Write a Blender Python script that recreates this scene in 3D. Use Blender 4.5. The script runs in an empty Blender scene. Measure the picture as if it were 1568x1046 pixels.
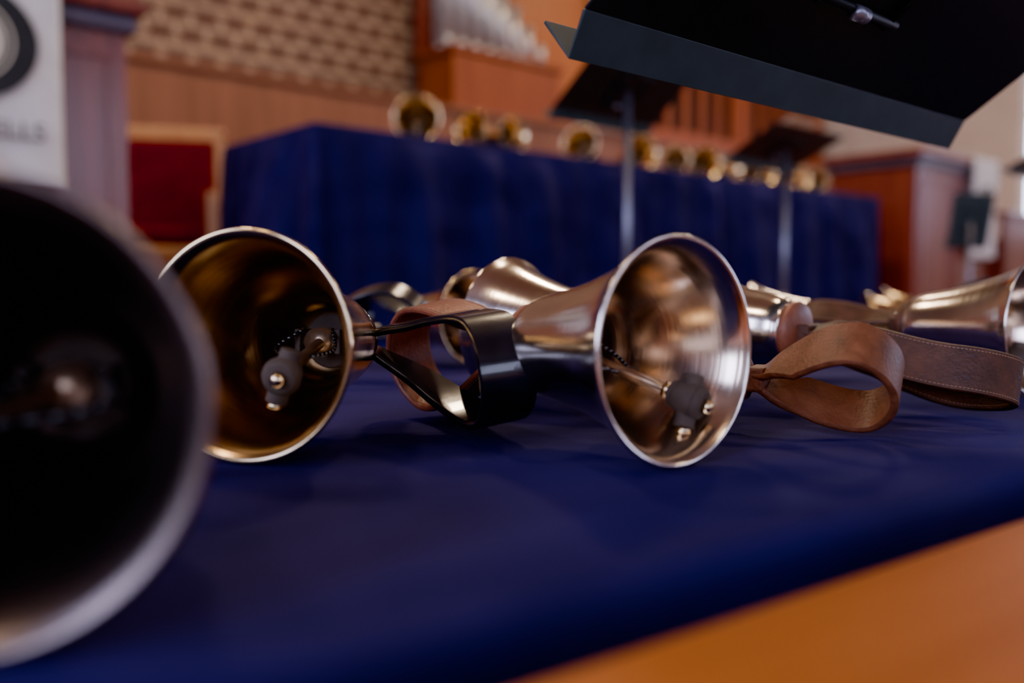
import bpy, bmesh, math, random
from mathutils import Vector, Matrix
random.seed(4)
TH = math.radians(41.4)
CT, ST = math.cos(TH), math.sin(TH)
def W(s, o, z=0.0): return Vector((s*CT-o*ST, s*ST+o*CT, z))

# ------------------------------------------------------------ materials
def newmat(name):
    m = bpy.data.materials.new(name); m.use_nodes = True
    nt = m.node_tree
    return m, nt, nt.nodes["Principled BSDF"]
def coords(nt, scale=(1,1,1), kind='Object'):
    tc = nt.nodes.new('ShaderNodeTexCoord'); mp = nt.nodes.new('ShaderNodeMapping')
    mp.inputs['Scale'].default_value = scale
    nt.links.new(tc.outputs[kind], mp.inputs['Vector'])
    return mp.outputs['Vector']
def noise(nt, vec, scale, detail=4, rough=.5):
    n = nt.nodes.new('ShaderNodeTexNoise'); n.inputs['Scale'].default_value = scale
    n.inputs['Detail'].default_value = detail; n.inputs['Roughness'].default_value = rough
    nt.links.new(vec, n.inputs['Vector']); return n.outputs['Fac']
def ramp(nt, fac, stops):
    r = nt.nodes.new('ShaderNodeValToRGB'); e = r.color_ramp.elements
    e[0].position, e[0].color = stops[0][0], (*stops[0][1], 1)
    e[1].position, e[1].color = stops[-1][0], (*stops[-1][1], 1)
    for p, c in stops[1:-1]:
        x = e.new(p); x.color = (*c, 1)
    nt.links.new(fac, r.inputs['Fac']); return r.outputs['Color']
def bump(nt, b, h, strength, dist=.01):
    n = nt.nodes.new('ShaderNodeBump'); n.inputs['Strength'].default_value = strength
    n.inputs['Distance'].default_value = dist
    nt.links.new(h, n.inputs['Height']); nt.links.new(n.outputs['Normal'], b.inputs['Normal'])
def simple(name, c1, c2, rough=.5, metal=0, nscale=8, scale=(1,1,1), bs=0, bd=.01, coat=0, sheen=0, spec=.5):
    m, nt, b = newmat(name)
    v = coords(nt, scale); f = noise(nt, v, nscale)
    nt.links.new(ramp(nt, f, [(.3, c1), (.7, c2)]), b.inputs['Base Color'])
    b.inputs['Roughness'].default_value = rough; b.inputs['Metallic'].default_value = metal
    b.inputs['Coat Weight'].default_value = coat; b.inputs['Sheen Weight'].default_value = sheen
    b.inputs['Specular IOR Level'].default_value = spec
    if bs: bump(nt, b, f, bs, bd)
    return m
def leather(name, c0, c1, c2, rough=.5, spec=.35):
    m, nt, b = newmat(name)
    v = coords(nt); f = noise(nt, v, 38, 8, .7); v2 = coords(nt); f2 = noise(nt, v2, 420, 3)
    nt.links.new(ramp(nt, f, [(.32, c0), (.5, c1), (.68, c2)]), b.inputs['Base Color'])
    mr = nt.nodes.new('ShaderNodeMapRange'); mr.inputs['To Min'].default_value = rough-.12; mr.inputs['To Max'].default_value = rough+.18
    nt.links.new(f, mr.inputs['Value']); nt.links.new(mr.outputs['Result'], b.inputs['Roughness'])
    b.inputs['Specular IOR Level'].default_value = spec
    bump(nt, b, f2, .5, .0012)
    return m
def metal_bell(name, c1, c2, r0=.16, r1=.34):
    m, nt, b = newmat(name)
    v = coords(nt, (500, 5, 5)); f = noise(nt, v, 1.0, 3)
    v2 = coords(nt, (1,1,1)); f2 = noise(nt, v2, 22, 4)
    nt.links.new(ramp(nt, f2, [(.3, c1), (.7, c2)]), b.inputs['Base Color'])
    b.inputs['Metallic'].default_value = 1
    mr = nt.nodes.new('ShaderNodeMapRange'); mr.inputs['To Min'].default_value = r0; mr.inputs['To Max'].default_value = r1
    nt.links.new(f, mr.inputs['Value']); nt.links.new(mr.outputs['Result'], b.inputs['Roughness'])
    bump(nt, b, f, .15, .0006)
    return m
def wood(name, c1, c2, c3, rough=.35, gs=(14,14,.7), coat=.3, spec=.5):
    m, nt, b = newmat(name)
    v = coords(nt, gs); f = noise(nt, v, 2.2, 6, .6)
    nt.links.new(ramp(nt, f, [(.25, c1), (.5, c2), (.75, c3)]), b.inputs['Base Color'])
    b.inputs['Roughness'].default_value = rough; b.inputs['Coat Weight'].default_value = coat
    b.inputs['Coat Roughness'].default_value = .25; b.inputs['Specular IOR Level'].default_value = spec
    return m
M = {}
M['brass_out'] = metal_bell('bronze_polished', (.86,.76,.68), (.95,.87,.80), .10, .24)
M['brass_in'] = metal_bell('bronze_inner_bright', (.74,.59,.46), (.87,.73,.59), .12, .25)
M['brass_gold'] = metal_bell('brass_gold', (.80,.58,.31), (.92,.72,.43), .10, .22)
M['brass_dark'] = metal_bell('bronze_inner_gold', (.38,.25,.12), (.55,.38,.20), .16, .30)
M['bronze_shade'] = metal_bell('bronze_shaded', (.13,.10,.09), (.22,.175,.165), .26, .40)  # bell bronze with the near-left bell's shadow put into its colour
M['black_lea'] = simple('black_leather', (.005,.005,.009), (.012,.011,.018), .24, 0, 60, bs=.15, bd=.001, coat=.4)
M['black_plastic'] = simple('black_plastic', (.006,.006,.008), (.01,.01,.012), .12, 0, 30, coat=.6)
M['brown_lea'] = leather('brown_leather', (.085,.028,.012), (.165,.054,.022), (.23,.082,.036), .5)
M['dark_lea'] = leather('dark_brown_leather', (.035,.012,.006), (.070,.025,.011), (.11,.042,.020), .5, .3)
M['red_lea'] = leather('russet_leather', (.12,.033,.016), (.21,.062,.030), (.29,.095,.048), .42, .4)
M['stitch'] = simple('thread', (.22,.11,.06), (.31,.17,.10), .8)
M['felt'] = simple('clapper_felt', (.06,.042,.032), (.10,.072,.054), .7, 0, 60, spec=.3)
M['clapshaft'] = simple('clapper_shaft', (.36,.24,.15), (.48,.35,.23), .3, .85, 40)
def clothmat(name, c1, c2):
    m, nt, b = newmat(name)
    v = coords(nt); f = noise(nt, v, 5, 3)
    nt.links.new(ramp(nt, f, [(.3, c1), (.7, c2)]), b.inputs['Base Color'])
    b.inputs['Roughness'].default_value = .8; b.inputs['Specular IOR Level'].default_value = .08
    b.inputs['Sheen Weight'].default_value = .05; b.inputs['Sheen Tint'].default_value = (.3,.2,.9,1)
    v2 = coords(nt, (1,1.7,1)); f2 = noise(nt, v2, 4, 1, .35)
    v3 = coords(nt); f3 = noise(nt, v3, 900, 1)
    mx = nt.nodes.new('ShaderNodeMath'); mx.operation = 'MULTIPLY_ADD'
    nt.links.new(f3, mx.inputs[0]); mx.inputs[1].default_value = .004; nt.links.new(f2, mx.inputs[2])
    bump(nt, b, mx.outputs[0], 1.0, .09)
    return m
M['navy'] = clothmat('navy_cloth', (.0085,.0072,.045), (.0145,.0118,.074))
M['mahog'] = wood('mahogany', (.10,.018,.010), (.17,.032,.016), (.23,.05,.024), .25)
M['wains'] = wood('wainscot_wood', (.125,.046,.022), (.19,.070,.034), (.24,.09,.048), .5, (9,9,.5), 0, .2)
M['orange'] = wood('orange_wood', (.34,.092,.016), (.42,.120,.022), (.47,.145,.032), .45, (6,6,.4), 0, .25)
M['case'] = wood('organ_case_wood', (.18,.037,.010), (.24,.053,.013), (.29,.070,.018), .5, (6,6,.4), 0, .2)
M['tabwood'] = wood('honey_wood', (.33,.090,.012), (.41,.120,.017), (.48,.150,.026), .55, (.8,9,9), 0, .15)
M['oak'] = wood('light_oak', (.46,.20,.06), (.54,.26,.09), (.58,.30,.12), .4)
M['red_fab'] = simple('red_upholstery', (.115,.002,.012), (.16,.004,.019), .85, 0, 20, spec=.1)
M['plaster'] = simple('cream_plaster', (.50,.42,.37), (.56,.47,.42), .85, 0, 4, bs=.1)
M['ceil'] = wood('ceiling_boards', (.14,.06,.03), (.19,.085,.04), (.23,.11,.055), .6, (.8,9,9))
M['floor'] = wood('floor_boards', (.17,.07,.03), (.24,.10,.045), (.29,.13,.06), .35, (.8,9,9))
M['carpet'] = simple('platform_carpet', (.17,.02,.02), (.22,.03,.03), .95, 0, 90, bs=.3)
M['standblk'] = simple('stand_black_enamel', (.005,.006,.008), (.009,.011,.014), .5, 0, 60, spec=.3)
M['standteal'] = simple('stand_lip_enamel', (.018,.033,.037), (.026,.046,.052), .5, 0, 40, spec=.35)
M['chrome'] = simple('stand_pole_metal', (.20,.20,.25), (.28,.28,.34), .35, .8, 20)
M['white'] = simple('white_cloth', (.64,.62,.59), (.74,.72,.69), .85, 0, 9, bs=.3, bd=.02)
M['blackprint'] = simple('black_print', (.012,.014,.014), (.02,.022,.022), .8)
M['creamprint'] = simple('cream_print', (.55,.50,.38), (.62,.57,.44), .8)
M['paper'] = simple('paper', (.60,.42,.26), (.66,.48,.32), .8)
M['pipe'] = simple('pipe_metal', (.56,.54,.50), (.68,.66,.61), .34, .6, 14)
M['trimgrey'] = simple('cornice_paint', (.05,.04,.06), (.08,.06,.085), .3)
M['darkvoid'] = simple('dark_backing', (.02,.010,.006), (.035,.018,.01), .9)
# brick
m, nt, b = newmat('patterned_brick')
tc = nt.nodes.new('ShaderNodeTexCoord'); sp = nt.nodes.new('ShaderNodeSeparateXYZ'); cb = nt.nodes.new('ShaderNodeCombineXYZ')
ad = nt.nodes.new('ShaderNodeMath'); ad.operation = 'ADD'
nt.links.new(tc.outputs['Object'], sp.inputs[0]); nt.links.new(sp.outputs['X'], ad.inputs[0]); nt.links.new(sp.outputs['Y'], ad.inputs[1])
nt.links.new(ad.outputs[0], cb.inputs['X']); nt.links.new(sp.outputs['Z'], cb.inputs['Y'])
br = nt.nodes.new('ShaderNodeTexBrick'); nt.links.new(cb.outputs[0], br.inputs['Vector'])
br.inputs['Scale'].default_value = 1; br.inputs['Brick Width'].default_value = .20; br.inputs['Row Height'].default_value = .07
br.inputs['Mortar Size'].default_value = .008; br.inputs['Color1'].default_value = (.28,.155,.080,1); br.inputs['Color2'].default_value = (.17,.086,.045,1)
br.inputs['Mortar'].default_value = (.40,.29,.20,1)
br2 = nt.nodes.new('ShaderNodeTexBrick'); nt.links.new(cb.outputs[0], br2.inputs['Vector'])
br2.inputs['Scale'].default_value = 1; br2.inputs['Brick Width'].default_value = .20; br2.inputs['Row Height'].default_value = .14
br2.inputs['Mortar Size'].default_value = .036; br2.inputs['Mortar Smooth'].default_value = .3
br2.inputs['Color1'].default_value = (0,0,0,1); br2.inputs['Color2'].default_value = (0,0,0,1); br2.inputs['Mortar'].default_value = (1,1,1,1)
mx = nt.nodes.new('ShaderNodeMix'); mx.data_type = 'RGBA'
nt.links.new(br2.outputs['Color'], mx.inputs['Factor']); nt.links.new(br.outputs['Color'], mx.inputs['B']); mx.inputs['A'].default_value = (.10,.038,.024,1)
nt.links.new(mx.outputs['Result'], b.inputs['Base Color']); b.inputs['Roughness'].default_value = .85
M['brick'] = m
def emis(name, col, st):
    m, nt, b = newmat(name)
    v = coords(nt); f = noise(nt, v, .8)
    nt.links.new(ramp(nt, f, [(.2, tuple(c*.85 for c in col)), (.8, col)]), b.inputs['Emission Color'])
    b.inputs['Emission Strength'].default_value = st; b.inputs['Base Color'].default_value = (.8,.8,.8,1)
    return m
M['sky'] = emis('window_daylight', (.62,.68,1.0), 12.0)
M['fill_lamp'] = emis('fill_lamp_glow', (1.0,.74,.45), 18.0)

# ------------------------------------------------------------ geometry helpers
def group(name, loc, rz=TH, tilt=None):
    e = bpy.data.objects.new(name, None); e.empty_display_size = .05
    bpy.context.collection.objects.link(e)
    e.location = loc; e.rotation_euler = (0, 0, rz)
    if tilt is not None:
        e.rotation_euler = (Matrix.Rotation(rz,3,'Z') @ Matrix.Rotation(tilt,3,'Y')).to_euler()
    return e
def part(name, bm, mat, parent=None, smooth=False, bevel=0, loc=None, rz=None, seg=2):
    bmesh.ops.recalc_face_normals(bm, faces=bm.faces)
    me = bpy.data.meshes.new(name); bm.to_mesh(me); bm.free()
    ob = bpy.data.objects.new(name, me); bpy.context.collection.objects.link(ob)
    me.materials.append(M[mat] if isinstance(mat, str) else mat)
    if smooth:
        for p in me.polygons: p.use_smooth = True
    if bevel:
        md = ob.modifiers.new('bev', 'BEVEL'); md.width = bevel; md.segments = seg; md.limit_method = 'ANGLE'
    if parent: ob.parent = parent
    if loc is not None: ob.location = loc
    if rz is not None: ob.rotation_euler = (0,0,rz)
    return ob
def B(bm, x0,x1,y0,y1,z0,z1):
    v = [bm.verts.new((x,y,z)) for x in (x0,x1) for y in (y0,y1) for z in (z0,z1)]
    for f in ((0,1,3,2),(4,6,7,5),(0,4,5,1),(2,3,7,6),(0,2,6,4),(1,5,7,3)): bm.faces.new([v[i] for i in f])
def C(bm, p0, p1, r0, r1=None, seg=20):
    r1 = r0 if r1 is None else r1
    p0, p1 = Vector(p0), Vector(p1); d = (p1-p0).normalized()
    a = d.cross(Vector((0,0,1)));
    if a.length < .01: a = d.cross(Vector((0,1,0)))
    a.normalize(); c = d.cross(a)
    A, D = [], []
    for i in range(seg):
        t = 2*math.pi*i/seg; u = a*math.cos(t)+c*math.sin(t)
        A.append(bm.verts.new(p0+u*r0)); D.append(bm.verts.new(p1+u*r1))
    for i in range(seg):
        j = (i+1)%seg; bm.faces.new([A[i],A[j],D[j],D[i]])
    bm.faces.new(A[::-1]); bm.faces.new(D)
def lathe_x(bm, prof, seg):
    rings = []
    for x, r in prof:
        if r < 1e-6: rings.append([bm.verts.new((x,0,0))])
        else: rings.append([bm.verts.new((x, r*math.cos(2*math.pi*i/seg), r*math.sin(2*math.pi*i/seg))) for i in range(seg)])
    for a, b2 in zip(rings, rings[1:]):
        for i in range(seg):
            j = (i+1)%seg
            if len(a)==1 and len(b2)==1: continue
            if len(a)==1: bm.faces.new([a[0], b2[i], b2[j]])
            elif len(b2)==1: bm.faces.new([a[i], a[j], b2[0]])
            else: bm.faces.new([a[i],a[j],b2[j],b2[i]])
def catmull(pts, n):
    pts = [Vector(p) for p in pts]; P = [pts[0]*2-pts[1]]+pts+[pts[-1]*2-pts[-2]]; out = []
    for i in range(1, len(P)-2):
        a,b2,c,d = P[i-1],P[i],P[i+1],P[i+2]
        for k in range(n):
            t = k/n
            out.append(.5*((2*b2)+(c-a)*t+(2*a-5*b2+4*c-d)*t*t+(3*b2-a-3*c+d)*t**3))
    out.append(pts[-1]); return out

# ------------------------------------------------------------ handbell
def handbell(x, y, zbase, phi, D, leather, tilt=2.0, hl=.135, op=.030, ply_w=.030, roll=0, off=0, bend=0, th=.0044, lift=0,
             outm='brass_out', inm='brass_in', guard=None, seg=96, gr=.025, stitch=False, clap=(0,-.45)):
    R = D/2; L = .92*D; t = math.radians(tilt)
    g = group('handbell', (x, y, zbase + R*math.cos(t)+.001), math.radians(phi), -t)
    n = 4 if seg > 60 else 2
    outer = [(-1,.30,0),(-.985,.40,0),(-.94,.47,0),(-.85,.515,0),(-.7,.56,0),(-.5,.635,0),(-.32,.73,0),(-.18,.82,0),(-.08,.905,0),(-.025,.97,0),(0,1,0)]
    inner = [(-.004,.945,0),(-.03,.90,0),(-.09,.84,0),(-.19,.765,0),(-.33,.67,0),(-.5,.58,0),(-.7,.505,0),(-.82,.45,0),(-.90,.34,0),(-.94,.16,0)]
    po = [(v.x*L, v.y*R) for v in catmull(outer, n)]; pi = [(v.x*L, v.y*R) for v in catmull(inner, n)]
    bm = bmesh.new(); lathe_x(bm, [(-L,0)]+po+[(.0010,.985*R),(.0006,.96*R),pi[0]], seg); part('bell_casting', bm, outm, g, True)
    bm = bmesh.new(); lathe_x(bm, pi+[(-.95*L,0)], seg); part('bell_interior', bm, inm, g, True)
    # clapper
    cy, cz = clap
    bm = bmesh.new()
    hx = Vector((-.13*L, cy*R, cz*R)); root = Vector((-.80*L, 0, 0)); k = D/.13
    C(bm, root, hx, .0036*k, None, 16); C(bm, (-.94*L,0,0), (-.74*L,0,0), .009*k, None, 20)
    C(bm, root+Vector((0,-.014*k,0)), root+Vector((0,.014*k,0)), .004*k)
    part('clapper_shaft', bm, 'clapshaft', g, True)
    bm = bmesh.new(); ax = (hx-root).normalized()
    C(bm, hx-ax*.012*k, hx-ax*.009*k, .0075*k, .0085*k, 32)
    C(bm, hx-ax*.009*k, hx+ax*.005*k, .0085*k, .0115*k, 32); C(bm, hx+ax*.005*k, hx+ax*.010*k, .0115*k, .0085*k, 32)
    C(bm, hx+Vector((0,-.005*k,-.016*k)), hx+Vector((0,.005*k,.014*k)), .0062*k, None, 24)
    part('clapper_head', bm, 'felt', g, True, .001)
    bm = bmesh.new(); C(bm, hx+ax*.010*k, hx+ax*.015*k, .0045*k, .0035*k, 18)
    C(bm, hx+Vector((0,-.0055*k,-.019*k)), hx+Vector((0,-.005*k,-.016*k)), .0045*k, None, 18)
    C(bm, hx-ax*.016*k, hx-ax*.012*k, .0055*k, None, 18)
    part('clapper_screws', bm, 'brass_gold', g, True)
    bm = bmesh.new(); C(bm, (-.935*L,0,0), (-.90*L,0,0), .30*R, .27*R, 40)
    B(bm, -.90*L, -.74*L, -.016*k, -.012*k, -.008*k, .008*k); B(bm, -.90*L, -.74*L, .012*k, .016*k, -.008*k, .008*k)
    part('clapper_yoke', bm, 'felt', g, False, .0008)
    bm = bmesh.new()
    for sgn in (-1, 1):
        pts = catmull([(-.76*L, sgn*.010*k, .008*k), (-.6*L, sgn*.02*k, -.004*k), (-.45*L, cy*R*.5+sgn*.006*k, cz*R*.5)], 6)
        for a, b2 in zip(pts, pts[1:]): C(bm, a, b2, .0013*k, None, 8)
    part('clapper_springs', bm, 'black_plastic', g, True)
    # handguard
    gm = guard or leather
    bm = bmesh.new()
    x0 = -L
    lathe_x(bm, [(x0+.001,0),(x0+.001,gr*.8),(x0,gr),(x0-.004,gr*1.02),(x0-.0065,gr*.96),(x0-.0085,gr*.7),(x0-.011,gr*.45),(x0-.011,0)], 48)
    part('handguard', bm, gm, g, True)
    # strap
    x1 = x0-.008; rr = math.radians(roll)
    zb_loc = -(R*math.cos(t) + (x1-hl*.8)*math.sin(t))/math.cos(t)
    lowext = op*abs(math.cos(rr)) + ply_w/2*abs(math.sin(rr)) + th*.6
    droop = zb_loc + lowext + .0005 + lift
    prof = [(0,.004),(.10,.0045),(.2,.18*op+.004),(.34,.52*op),(.5,.80*op),(.66,.97*op),(.80,.96*op),(.91,.72*op),(.98,.36*op),(1.0,0)]
    prof = prof + [(a,-v) for a, v in prof[-2::-1]]
    path = catmull([(p[0]*hl, p[1], 0) for p in prof], 8)
    def centre(a):
        h0 = math.radians(off); bd = math.radians(bend); N = 12; px = py = 0
        for i in range(N):
            h = h0 + bd*((i+.5)/N)*(a/hl); px += math.cos(h)*a/N; py += math.sin(h)*a/N
        h = h0+bd*a/hl; f = min(1, a/(hl*.8)); f = f*f*(3-2*f)
        return Vector((x1-px, -py, droop*f)), Vector((math.sin(h), -math.cos(h), 0))
    P, S = [], []
    Zv = Vector((0,0,1))
    for v in path:
        a = max(0, v.x); c, s = centre(a); f = min(1, a/(hl*.35)); r_ = rr*f
        P.append(c + (Zv*math.cos(r_) + s*math.sin(r_))*v.y); S.append((s*math.cos(r_) - Zv*math.sin(r_)).normalized())
    bm = bmesh.new(); rows = []; N_ = []
    def wid(a): return ply_w*(.72+.28*min(1, a/hl*2.2))
    for i in range(len(P)):
        T_ = (P[min(i+1,len(P)-1)]-P[max(i-1,0)]).normalized(); nn = T_.cross(S[i]).normalized(); N_.append(nn)
        hw, ht = wid(max(0,path[i].x))/2, th/2
        cs = [(-hw,-ht*.4),(-hw+.0012,-ht),(hw-.0012,-ht),(hw,-ht*.4),(hw,ht*.4),(hw-.0012,ht),(-hw+.0012,ht),(-hw,ht*.4)]
        rows.append([bm.verts.new(P[i]+S[i]*u+nn*q) for u, q in cs])
    for a, b2 in zip(rows, rows[1:]):
        for i in range(8):
            j = (i+1)%8; bm.faces.new([a[i],a[j],b2[j],b2[i]])
    bm.faces.new(rows[0]); bm.faces.new(rows[-1][::-1])
    ob = part('handle_strap', bm, leather, g, True)
    md = ob.modifiers.new('es','EDGE_SPLIT'); md.split_angle = math.radians(40)
    bm = bmesh.new(); B(bm, x1-.012, x1+.001, -ply_w*.38, ply_w*.38, -.0085, .0085); part('strap_keeper', bm, leather, g, False, .002)
    if stitch:
        bm = bmesh.new()
        for i in range(6, len(P)-7):
            w = wid(max(0, path[i].x))
            for sg in (-1, 1):
                for q in (-1, 1):
                    A = P[i]+S[i]*sg*(w/2-.0032)+N_[i]*q*(th/2+.0001)
                    E = P[i+1]+S[i+1]*sg*(w/2-.0032)+N_[i+1]*q*(th/2+.0001)
                    C(bm, A.lerp(E,.15), A.lerp(E,.8), .0004, None, 5)
        part('stitching', bm, 'stitch', g)
    return g

Z = .75
handbell(.0925,.485, Z, -51, .130, 'red_lea', 1.5, hl=.150, op=.038, ply_w=.040, roll=10, stitch=True, guard='red_lea', clap=(.40,-.46), gr=.027, lift=.004)
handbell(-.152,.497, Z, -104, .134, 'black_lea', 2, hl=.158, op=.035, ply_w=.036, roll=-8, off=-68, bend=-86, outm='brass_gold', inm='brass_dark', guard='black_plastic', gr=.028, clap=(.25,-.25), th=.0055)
handbell(-.148,.230, Z, -80, .134, 'black_lea', 2, hl=.10, off=20, bend=30, outm='bronze_shade', inm='bronze_shade', clap=(-.75,-.3))
handbell(-.002,.80, Z, 137, .126, 'dark_lea', 2, hl=.085, ply_w=.026, op=.02)
handbell(.10,.648, Z, 150, .074, 'brown_lea', 0, hl=.094, op=.033, ply_w=.036, roll=-42, gr=.015, outm='brass_gold', stitch=False, th=.0052)
handbell(.157,.842, Z, 137, .128, 'dark_lea', 2, hl=.166, op=.026, ply_w=.036, roll=-68, stitch=True, guard='red_lea', gr=.027, bend=4, th=.0052)
handbell(.475,.80, Z, -52, .125, 'dark_lea', 1, hl=.12, stitch=True, gr=.022, roll=50, lift=.02)
handbell(-.045,1.10, Z, -45, .120, 'black_lea', 2, hl=.12, outm='brass_gold', op=.032, roll=15, lift=.02)
handbell(-.36,1.0, Z, 168, .120, 'black_lea', 2, hl=.15, outm='brass_gold', op=.026, lift=.04, roll=-20)
handbell(.60,1.50, Z, 172, .090, 'black_lea', 0, hl=.12, outm='brass_gold', op=.045, gr=.016, lift=.015)
handbell(.74,1.76, Z, 165, .095, 'black_lea', 0, hl=.12, outm='brass_gold', op=.045, gr=.016, lift=.02)
handbell(.33,1.22, Z, 160, .105, 'dark_lea', 1, hl=.12, outm='brass_out', gr=.018)
handbell(.20,1.06, Z, -70, .10, 'black_lea', 1, hl=.10, outm='brass_out', gr=.018)
handbell(1.02,1.62, Z, -150, .11, 'black_lea', 1, hl=.12, outm='brass_gold', gr=.02)

# ------------------------------------------------------------ draped tables
def draped_table(name, loc, rz, Lx, Ly, H, amp=.03, period=.22, seed=0, pw=.6):
    g = group(name, loc, rz); bm = bmesh.new()
    cr = .02; pts = []
    step = .012
    def side(p, q, nrm):
        p, q = Vector(p), Vector(q); n = max(2, int((q-p).length/step))
        for i in range(n): pts.append((p.lerp(q, i/n), Vector(nrm)))
    def corner(c, a0):
        for i in range(6):
            a = a0+math.pi/2*i/6; d = Vector((math.cos(a), math.sin(a))); pts.append((Vector(c)+d*cr, d))
    side((cr,0),(Lx-cr,0),(0,-1)); corner((Lx-cr,cr),-math.pi/2)
    side((Lx,cr),(Lx,Ly-cr),(1,0)); corner((Lx-cr,Ly-cr),0)
    side((Lx-cr,Ly),(cr,Ly),(0,1)); corner((cr,Ly-cr),math.pi/2)
    side((0,Ly-cr),(0,cr),(-1,0)); corner((cr,cr),math.pi)
    lv = [(-.018,0),(-.010,-.0005),(-.004,-.003),(-.001,-.007),(0,-.013),(.001,-.03)]
    rings = []
    for off, dz in lv: rings.append([bm.verts.new((p.x+n.x*off, p.y+n.y*off, H+dz)) for p, n in pts])
    for k in range(1, 19):
        f = (k/18)**1.4; zz = (H-.03)*(1-f)+.012*f; ring = []; u = 0; last = pts[-1][0]
        for p, n in pts:
            u += (p-last).length; last = p
            w = .5+.5*math.sin(2*math.pi*u/period+1.5*math.sin(2*math.pi*u/(period*3.3)+seed)+seed)
            w2 = .5+.5*math.sin(2*math.pi*u/(period*.43)+seed*2)
            o = .002+amp*(f**pw)*(w**1.6*.8+.2*w2)
            ring.append(bm.verts.new((p.x+n.x*o, p.y+n.y*o, zz)))
        rings.append(ring)
    for a, b2 in zip(rings, rings[1:]):
        for i in range(len(a)):
            j = (i+1)%len(a); bm.faces.new([a[i],b2[i],b2[j],a[j]])
    bm.faces.new(rings[0])
    part('tablecloth', bm, 'navy', g, True)
    bm = bmesh.new(); B(bm, .03,Lx-.03,.03,Ly-.03,H-.04,H-.008)
    for xx in (.08, Lx-.12):
        for yy in (.08, Ly-.12): B(bm, xx,xx+.04,yy,yy+.04,0,H-.04)
    part('table_frame', bm, 'oak', g)
    return g
A1 = math.radians(36)
def T(s, o, z=0): return Vector((s*math.cos(A1)-o*math.sin(A1), s*math.sin(A1)+o*math.cos(A1), z))
draped_table('draped_table', T(-1.1,.22,0), A1, 3.6, 1.05, .75, .030, .15, 1, .35)
draped_table('draped_table', W(1.485,2.689,.6), TH, 4.0, .75, .80, .10, .38, 2.2)
# wooden table in the foreground
g = group('wooden_table', T(-.3,-.5,0), A1); bm = bmesh.new()
B(bm, 0,.9,0,.67,.727,.755); part('table_top', bm, 'tabwood', g, False, .004)
bm = bmesh.new(); B(bm, .05,.85,.05,.62,.66,.727)
for xx in (.04,.81):
    for yy in (.04,.58): B(bm, xx,xx+.05,yy,yy+.05,0,.727)
part('table_legs', bm, 'tabwood', g, False, .003)

# far bells
for s_, D_, ph, gr_, o_ in ((.52,.185,-85,.03,.14),(.80,.16,-120,.03,.16),(1.0,.155,-50,.03,.12),(1.42,.17,-110,.03,.14),(1.85,.18,-70,.03,.14),(2.06,.14,-100,.025,.10),
                    (2.36,.175,-80,.03,.14),(2.56,.14,-50,.025,.10),(2.70,.13,-110,.02,.10),(2.88,.15,-70,.02,.12),(3.08,.135,-90,.02,.1),(3.24,.14,-60,.02,.1),(3.40,.135,-100,.02,.1)):
    p = W(1.485+s_, 2.689+o_)
    handbell(p.x, p.y, 1.40, ph, D_, 'black_lea', 2, hl=.12, outm='brass_gold', inm='brass_gold', seg=40, gr=gr_)

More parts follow.
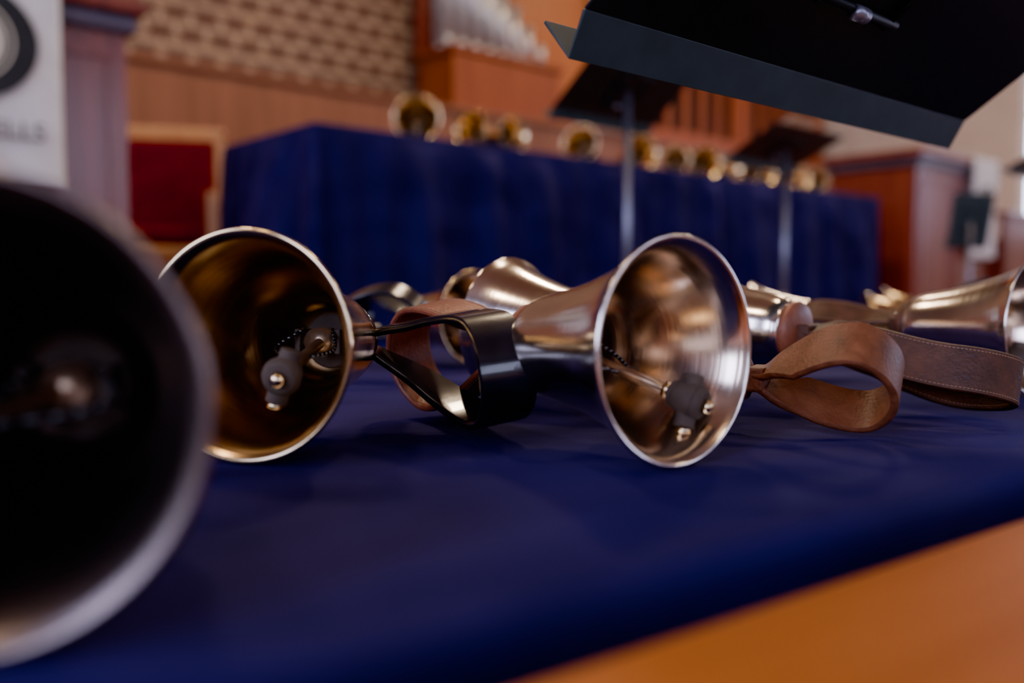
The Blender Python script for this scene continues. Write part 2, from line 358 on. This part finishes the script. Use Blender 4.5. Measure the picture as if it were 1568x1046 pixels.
# ------------------------------------------------------------ music stands
def music_stand(name, mid, z2, width, tau, h, rz=TH, arm=None, sheet=False, polemat='chrome', base=0.0, desk='standblk'):
    t = math.radians(tau); am = .45*h*math.cos(t)
    py = -arm if arm else -am
    ob = Matrix.Rotation(rz,3,'Z') @ Vector((0, py, 0))
    g = group(name, (mid[0]+ob.x, mid[1]+ob.y, base), rz)
    y2 = -py; z2 -= base
    pr = [(y2+.036,z2+.000),(y2+.014,z2-.027),(y2,z2),(y2-h*math.cos(t),z2+h*math.sin(t))]
    def sheetmesh(pp, nm, mt):
        bm = bmesh.new(); prev = None
        for yy, zz in pp:
            r = [bm.verts.new((-width/2, yy, zz)), bm.verts.new((width/2, yy, zz))]
            if prev: bm.faces.new([prev[0], prev[1], r[1], r[0]])
            prev = r
        o = part(nm, bm, mt, g); md = o.modifiers.new('s','SOLIDIFY'); md.thickness = .0025; md.offset = 0
        md = o.modifiers.new('b','BEVEL'); md.width = .001; md.segments = 2
    sheetmesh(pr[2:], 'desk', desk); sheetmesh(pr[:3], 'lip', 'standteal')
    dy, dz = -math.cos(t), math.sin(t)
    ny, nz = -math.sin(t), -math.cos(t)
    def D(a, q, x=0): return Vector((x, y2+dy*a+ny*q, z2+dz*a+nz*q))
    bm = bmesh.new(); ox = -.05 if arm else 0
    C(bm, D(.20*h,.004,-.06+ox), D(.20*h,.004,.06+ox), .004); C(bm, D(.65*h,.004,-.06+ox), D(.65*h,.004,.06+ox), .004)
    for xx in (-.05,.05): C(bm, D(.18*h,.003,xx+ox), D(.72*h,.003,xx+ox), .0035)
    part('bracket', bm, 'standblk', g, True)
    bm = bmesh.new(); C(bm, D(.20*h,.008,-.008+ox), D(.20*h,.008,.008+ox), .006); part('tilt_knob', bm, 'chrome', g, True)
    bm = bmesh.new()
    if arm:
        a_end = arm/math.cos(t)
        C(bm, D(.5*h,.014), D(a_end,.014), .008); top = D(a_end,.014); top.y = 0
    else: top = D(.45*h,.014); top.y = 0
    C(bm, (0,0,.45*top.z), (0,0,top.z), .0095); C(bm, (0,0,.06), (0,0,.62*top.z), .0125)
    part('pole', bm, polemat, g, True)
    bm = bmesh.new()
    for k in range(3):
        a = k*2*math.pi/3+.5
        C(bm, (0,0,.14), (.22*math.cos(a), .22*math.sin(a), .012), .009)
    C(bm, (0,0,.05),(0,0,.17), .02)
    part('tripod_base', bm, 'standblk', g, True)
    if sheet:
        bm = bmesh.new(); q = -.006
        vs = [D(.005,q,-width*.42), D(.005,q,.0), D(h*1.15,q,.0), D(h*1.15,q,-width*.42)]
        bm.faces.new([bm.verts.new(v) for v in vs])
        o = part('sheet_music', bm, 'paper', g); md = o.modifiers.new('s','SOLIDIFY'); md.thickness = .004
    return g
zc = .853
music_stand('music_stand', (.2585,.746), zc+.17, .570, 35, .32, arm=.50)
music_stand('music_stand', (.1+.166,2.4+.152), zc+.475, .42, 38, .24)
music_stand('music_stand', (.724+.172,3.0+.152), zc+.435, .44, 25, .20, sheet=True)
music_stand('music_stand', (2.36,4.6), zc+.21, .24, 78, .26, rz=math.radians(10), desk='standteal')
music_stand('music_stand', (1.66+.19,3.0+.15), zc+.40, .46, 25, .22)

# ------------------------------------------------------------ lecterns
def lectern(s0, s1, o0, o1, z0, z1, bs0, bs1, bz0, text=True):
    g = group('lectern', W(s0, o0, z0)); w, d, h = s1-s0, o1-o0, z1-z0
    bm = bmesh.new(); B(bm, 0,w,0,d,.08,h-.10); part('body', bm, 'mahog', g, False, .006)
    bm = bmesh.new(); B(bm, -.03,w+.03,-.03,d+.03,0,.09); part('plinth', bm, 'mahog', g, False, .012)
    bm = bmesh.new(); B(bm, -.03,w+.03,-.03,d+.03,h-.11,h-.05); part('cornice', bm, 'trimgrey', g, False, .012)
    bm = bmesh.new(); B(bm, -.055,w+.055,-.055,d+.055,h-.05,h); part('top', bm, 'mahog', g, False, .01)
    bm = bmesh.new()
    for a, c in ((.05,w/2-.03),(w/2+.03,w-.05)):
        B(bm, a,c,-.008,0,.16,.19); B(bm, a,c,-.008,0,h-.20,h-.17); B(bm, a,a+.02,-.008,0,.19,h-.20); B(bm, c-.02,c,-.008,0,.19,h-.20)
    part('panel_moulding', bm, 'mahog', g, False, .003)
    b = group('banner', W(bs0, o0-.065, 0)); bw = bs1-bs0; bm = bmesh.new(); nx, nz = 30, 30; rows = []
    zt = z1+.004
    for k in range(nz+1):
        f = k/nz; zz = zt+(bz0-zt)*f
        rows.append([bm.verts.new((bw*i/nx, -.006*f*math.sin(i*.55)-.004*math.sin(i*.25+k*.2), zz)) for i in range(nx+1)])
    top = [bm.verts.new((bw*i/nx, .12, zt+.002)) for i in range(nx+1)]
    for a, c in zip([top]+rows, rows):
        for i in range(nx): bm.faces.new([a[i],a[i+1],c[i+1],c[i]])
    o = part('cloth', bm, 'white', b, True); md = o.modifiers.new('s','SOLIDIFY'); md.thickness = .003
    return b, bw
def disc(par, nm, cx, cz, rx, rz_, y, mat, hole=0):
    bm = bmesh.new(); n = 64
    o_ = [bm.verts.new((cx+rx*math.cos(2*math.pi*i/n), y, cz+rz_*math.sin(2*math.pi*i/n))) for i in range(n)]
    if hole:
        i_ = [bm.verts.new((cx+rx*hole*math.cos(2*math.pi*i/n), y, cz+rz_*hole*math.sin(2*math.pi*i/n))) for i in range(n)]
        for i in range(n): bm.faces.new([o_[i],o_[(i+1)%n],i_[(i+1)%n],i_[i]])
    else: bm.faces.new(o_)
    part(nm, bm, mat, par)
def text(par, nm, body, x, z, size, y):
    cu = bpy.data.curves.new(nm, 'FONT'); cu.body = body; cu.size = size; cu.align_x = 'CENTER'; cu.extrude = .0005
    ob = bpy.data.objects.new(nm, cu); bpy.context.collection.objects.link(ob); cu.materials.append(M['blackprint'])
    ob.parent = par; ob.location = (x, y, z); ob.rotation_euler = (math.pi/2, 0, 0)
b, bw = lectern(.168,1.018,3.10,3.60,.6,1.79, .245,.80,1.14)
yb = -.016
disc(b, 'emblem_oval', bw/2, 1.575, .21, .18, yb, 'blackprint')
disc(b, 'emblem_ring', bw/2, 1.575, .145, .13, yb-.002, 'creamprint', .95)
disc(b, 'emblem_centre', bw/2, 1.575, .12, .11, yb-.002, 'creamprint')
text(b, 'banner_text', 'HAND BELLS', bw/2-.0, 1.29, .078, yb-.002); text(b, 'banner_text_2', 'PRAISE HIM', bw/2-.06, 1.225, .055, yb-.002)
b, bw = lectern(5.785,6.935,2.59,3.19,.6,1.73, 6.52,6.93,1.04)
disc(b, 'emblem_oval', bw/2, 1.42, .13, .13, yb, 'blackprint'); disc(b, 'emblem_centre', bw/2, 1.42, .10, .10, yb-.002, 'creamprint')

# ------------------------------------------------------------ chair
g = group('upholstered_armchair', (-1.62,4.15,.6), math.radians(14)); bm = bmesh.new()
hw = .27
for sx in (-1,1):
    x = sx*hw; B(bm, min(x,x-sx*.045),max(x,x-sx*.045),.0,.045,0,.97)
    B(bm, min(x,x-sx*.045),max(x,x-sx*.045),-.48,-.435,0,.62); B(bm, min(x,x-sx*.045),max(x,x-sx*.045),-.48,.0,.60,.64)
B(bm, -hw,hw,0,.045,.92,.98); B(bm, -hw,hw,0,.04,.36,.42); B(bm, -hw+.03,hw-.03,-.47,.0,.36,.41)
part('frame', bm, 'oak', g, False, .006)
bm = bmesh.new(); B(bm, -hw+.045,hw-.045,-.015,.03,.42,.92); part('back_cushion', bm, 'red_fab', g, False, .012)
bm = bmesh.new(); B(bm, -hw+.046,hw-.046,-.46,-.02,.41,.49); part('seat_cushion', bm, 'red_fab', g, False, .02)

# ------------------------------------------------------------ pipe organ
g = group('pipe_organ', W(3.95,5.12,.6)); bm = bmesh.new()
B(bm, 0,1.07,0,.43,0,1.93); part('organ_case', bm, 'case', g, False, .006)
bm = bmesh.new(); B(bm, -.03,1.10,-.03,.46,1.93,1.975); part('case_cornice', bm, 'case', g, False, .01)
bm = bmesh.new(); B(bm, .90,1.92,.46,.56,0,4.0); B(bm, .90,.96,.42,.46,0,4.0); B(bm, 1.86,1.92,.42,.46,0,4.0); part('side_tower', bm, 'orange', g, False, .006)
bm = bmesh.new(); B(bm, .0,.90,.44,.47,1.975,4.0); part('pipe_backing', bm, 'mahog', g)
bm = bmesh.new(); zt = 1.975
for row, (yy, n, ph) in enumerate(((.09,8,0),(.28,7,.066))):
    for i in range(n):
        x = .02+ph+i*.132; f = x/1.05
        hh = max(.07, 1.05*(1-f)**1.1+.03+row*.12); r = .040-.010*f; ft = .03+.05*(1-f)
        C(bm, (x,yy,zt), (x,yy,zt+ft), .014, r, 16); C(bm, (x,yy,zt+ft), (x,yy,zt+hh+.05), r, None, 16)
part('pipes', bm, 'pipe', g, True)
# grille
g = group('organ_grille', W(6.2,5.30,.6)); bm = bmesh.new()
B(bm, 0,3.2,0,.05,0,1.70); B(bm, 0,3.2,0,.06,2.45,2.60)
for x in (0,1.55,3.1): B(bm, x,x+.1,-.01,.07,1.70,2.45)
part('frame', bm, 'case', g, False, .006)
bm = bmesh.new()
x = .13
while x < 3.08:
    B(bm, x,x+.08,.0,.035,1.70,2.45); x += .26
part('slats', bm, 'case', g, False, .004)
bm = bmesh.new(); B(bm, .02,3.18,.10,.12,1.65,2.5); part('backing', bm, 'darkvoid', g)
# choir pew
g = group('choir_pew', W(7.2,2.55,.6)); bm = bmesh.new()
B(bm, 0,2.0,0,.05,0,.76); B(bm, -.02,2.02,-.02,.08,.76,.80); B(bm, 0,2.0,.05,.5,.40,.44); B(bm, 0,.05,.0,.52,0,.60); B(bm, 1.95,2.0,.0,.52,0,.60)
part('pew_body', bm, 'mahog', g, False, .008)

# ------------------------------------------------------------ room shell (s: -4..10, o: -6..5.75)
def room(name, s0,s1,o0,o1,z0,z1,mat,bev=0):
    bm = bmesh.new(); B(bm, 0,s1-s0,0,o1-o0,0,z1-z0)
    return part(name, bm, mat, None, False, bev, W(s0,o0,z0), TH)
room('floor', -4,10,-6,5.75,-.1,0,'floor')
room('ceiling', -4,10,-6,5.75,5.0,5.1,'ceil')
room('wall_back_brick', -4,4.95,5.75,5.9,0,5,'brick')
room('wall_back_plaster', 4.95,10,5.75,5.9,0,5,'plaster')
room('floor_platform', -4,10,2.45,5.75,0,.6,'carpet')
room('floor_platform_step', -4,10,2.20,2.45,0,.3,'carpet')
room('wall_wainscot', -4,10,5.0,5.06,.6,2.06,'wains')
room('trim_wainscot_cap', -4,10,4.97,5.09,2.06,2.10,'wains',.008)
room('trim_pilaster', 9.7,10,5.2,5.75,.6,5,'plaster')
room('wall_rear', -4,10,-6.15,-6,0,5,'brick')
def window(nm, loc, rz, w, h, winmat):
    g = group(nm, loc, rz)
    bm = bmesh.new(); B(bm, -.01,.01,.02,w-.02,.02,h-.02); part('glass', bm, winmat, g)
    bm = bmesh.new()
    for yy in (0, w/2-.02, w-.05): B(bm, -.04,.04,yy,yy+.05,0,h)
    for zz in (0, h*.33, h*.66, h-.05): B(bm, -.035,.035,0,w,zz,zz+.05)
    part('sash', bm, 'white', g)
def wall_with_windows(nm, s0, s1, wins, winmat, wallmat):
    o = -6.0; zlo = min(w[2] for w in wins); zhi = max(w[3] for w in wins)
    bm = bmesh.new(); L = 11.75
    B(bm, 0,s1-s0,0,L,0,zlo); B(bm, 0,s1-s0,0,L,zhi,5)
    for a, b2, z0, z1 in sorted(wins):
        B(bm, 0,s1-s0,o+6,a+6,zlo,zhi); o = b2
    B(bm, 0,s1-s0,o+6,L,zlo,zhi)
    part(nm, bm, wallmat, None, False, 0, W(s0,-6,0), TH)
    for i, (a, b2, z0, z1) in enumerate(sorted(wins)):
        window('window_%s_%d' % (nm.split('_')[1], i+1), W((s0+s1)/2, a, z0), TH, b2-a, zhi-zlo, winmat)
wall_with_windows('wall_left', -4.15,-4.0, [(-4.5,-3.1,1.3,3.9),(-1.8,-.4,1.3,3.9),(.7,2.0,1.3,3.9)], 'sky', 'brick')
wall_with_windows('wall_right', 10.0,10.15, [(-4.2,-2.8,1.3,3.2),(-1.2,.2,1.3,3.2),(2.0,3.42,1.3,3.2)], 'sky', 'plaster')
for i, s_ in enumerate((-2.6,.2,3.0,5.8)):
    window('window_rear_%d' % (i+1), W(s_, -5.95, 1.2), TH-math.pi/2, 1.0, 2.4, 'sky')

def fill_lamp(s, o, z, r, e, col=(1,.75,.50)):  # added ceiling fixture, out of view, to light the closed room
    p = W(s,o,z); g = group('added_ceiling_lamp', p)
    bm = bmesh.new(); C(bm, (0,0,.02),(0,0,.07), r*1.02, r*.9, 40); part('shade', bm, 'white', g, False, .005)
    bm = bmesh.new(); C(bm, (0,0,.005),(0,0,.019), r*.97, None, 40); part('diffuser', bm, 'fill_lamp', g)
    bm = bmesh.new(); C(bm, (0,0,.07),(0,0,5.0-z), .012); part('rod', bm, 'chrome', g)
    l = bpy.data.lights.new('fill_light','AREA'); l.shape='DISK'; l.size = r*1.8; l.energy = e; l.color = col
    ob = bpy.data.objects.new('fill_light', l); bpy.context.collection.objects.link(ob); ob.parent = g; ob.location = (0,0,-.01)
for s_, o_, e in ((.5,3.2,85),(3.2,2.9,110),(7.0,3.2,140),(-1.5,.8,26),(2.2,.6,30),(6.0,.8,60),(1.0,-3,22),(5.5,-3,22)):
    fill_lamp(s_, o_, 4.3, .26, e)
for s_, o_, sz, e, rs, ro in ((-3.85,-3.8,1.3,55,1,0),(-3.85,-1.1,1.3,85,1,0),(-3.85,1.35,1.3,95,1,0),(9.85,-3.5,1.3,45,-1,0),(9.85,-.5,1.3,45,-1,0),(.7,-5.8,1.0,10,0,1),(3.5,-5.8,1.0,10,0,1)):
    l = bpy.data.lights.new('window_light','AREA'); l.shape='RECTANGLE'; l.size = sz; l.size_y = 2.3; l.energy = e; l.color = (.52,.58,1)
    ob = bpy.data.objects.new('window_light', l); bpy.context.collection.objects.link(ob)
    ob.location = W(s_, o_, 2.5)
    d = W(rs, ro, -.25); ob.rotation_euler = Vector(d).to_track_quat('-Z','Y').to_euler()

w = bpy.data.worlds.new('World'); bpy.context.scene.world = w; w.use_nodes = True
w.node_tree.nodes['Background'].inputs[0].default_value = (.5,.6,.8,1); w.node_tree.nodes['Background'].inputs[1].default_value = .3

cam = bpy.data.cameras.new('camera'); co = bpy.data.objects.new('camera', cam); bpy.context.collection.objects.link(co)
co.location = (0,0,zc); co.rotation_euler = (math.radians(90-3.73),0,0)
cam.lens = 31.0; cam.sensor_width = 36; cam.clip_start = .01
cam.dof.use_dof = True; cam.dof.focus_distance = .62; cam.dof.aperture_fstop = 2.6
bpy.context.scene.camera = co
vs = bpy.context.scene.view_settings
try:
    vs.view_transform = 'AgX'; vs.look = 'AgX - Punchy'
except Exception as ex: print(ex)
vs.exposure = 0.30
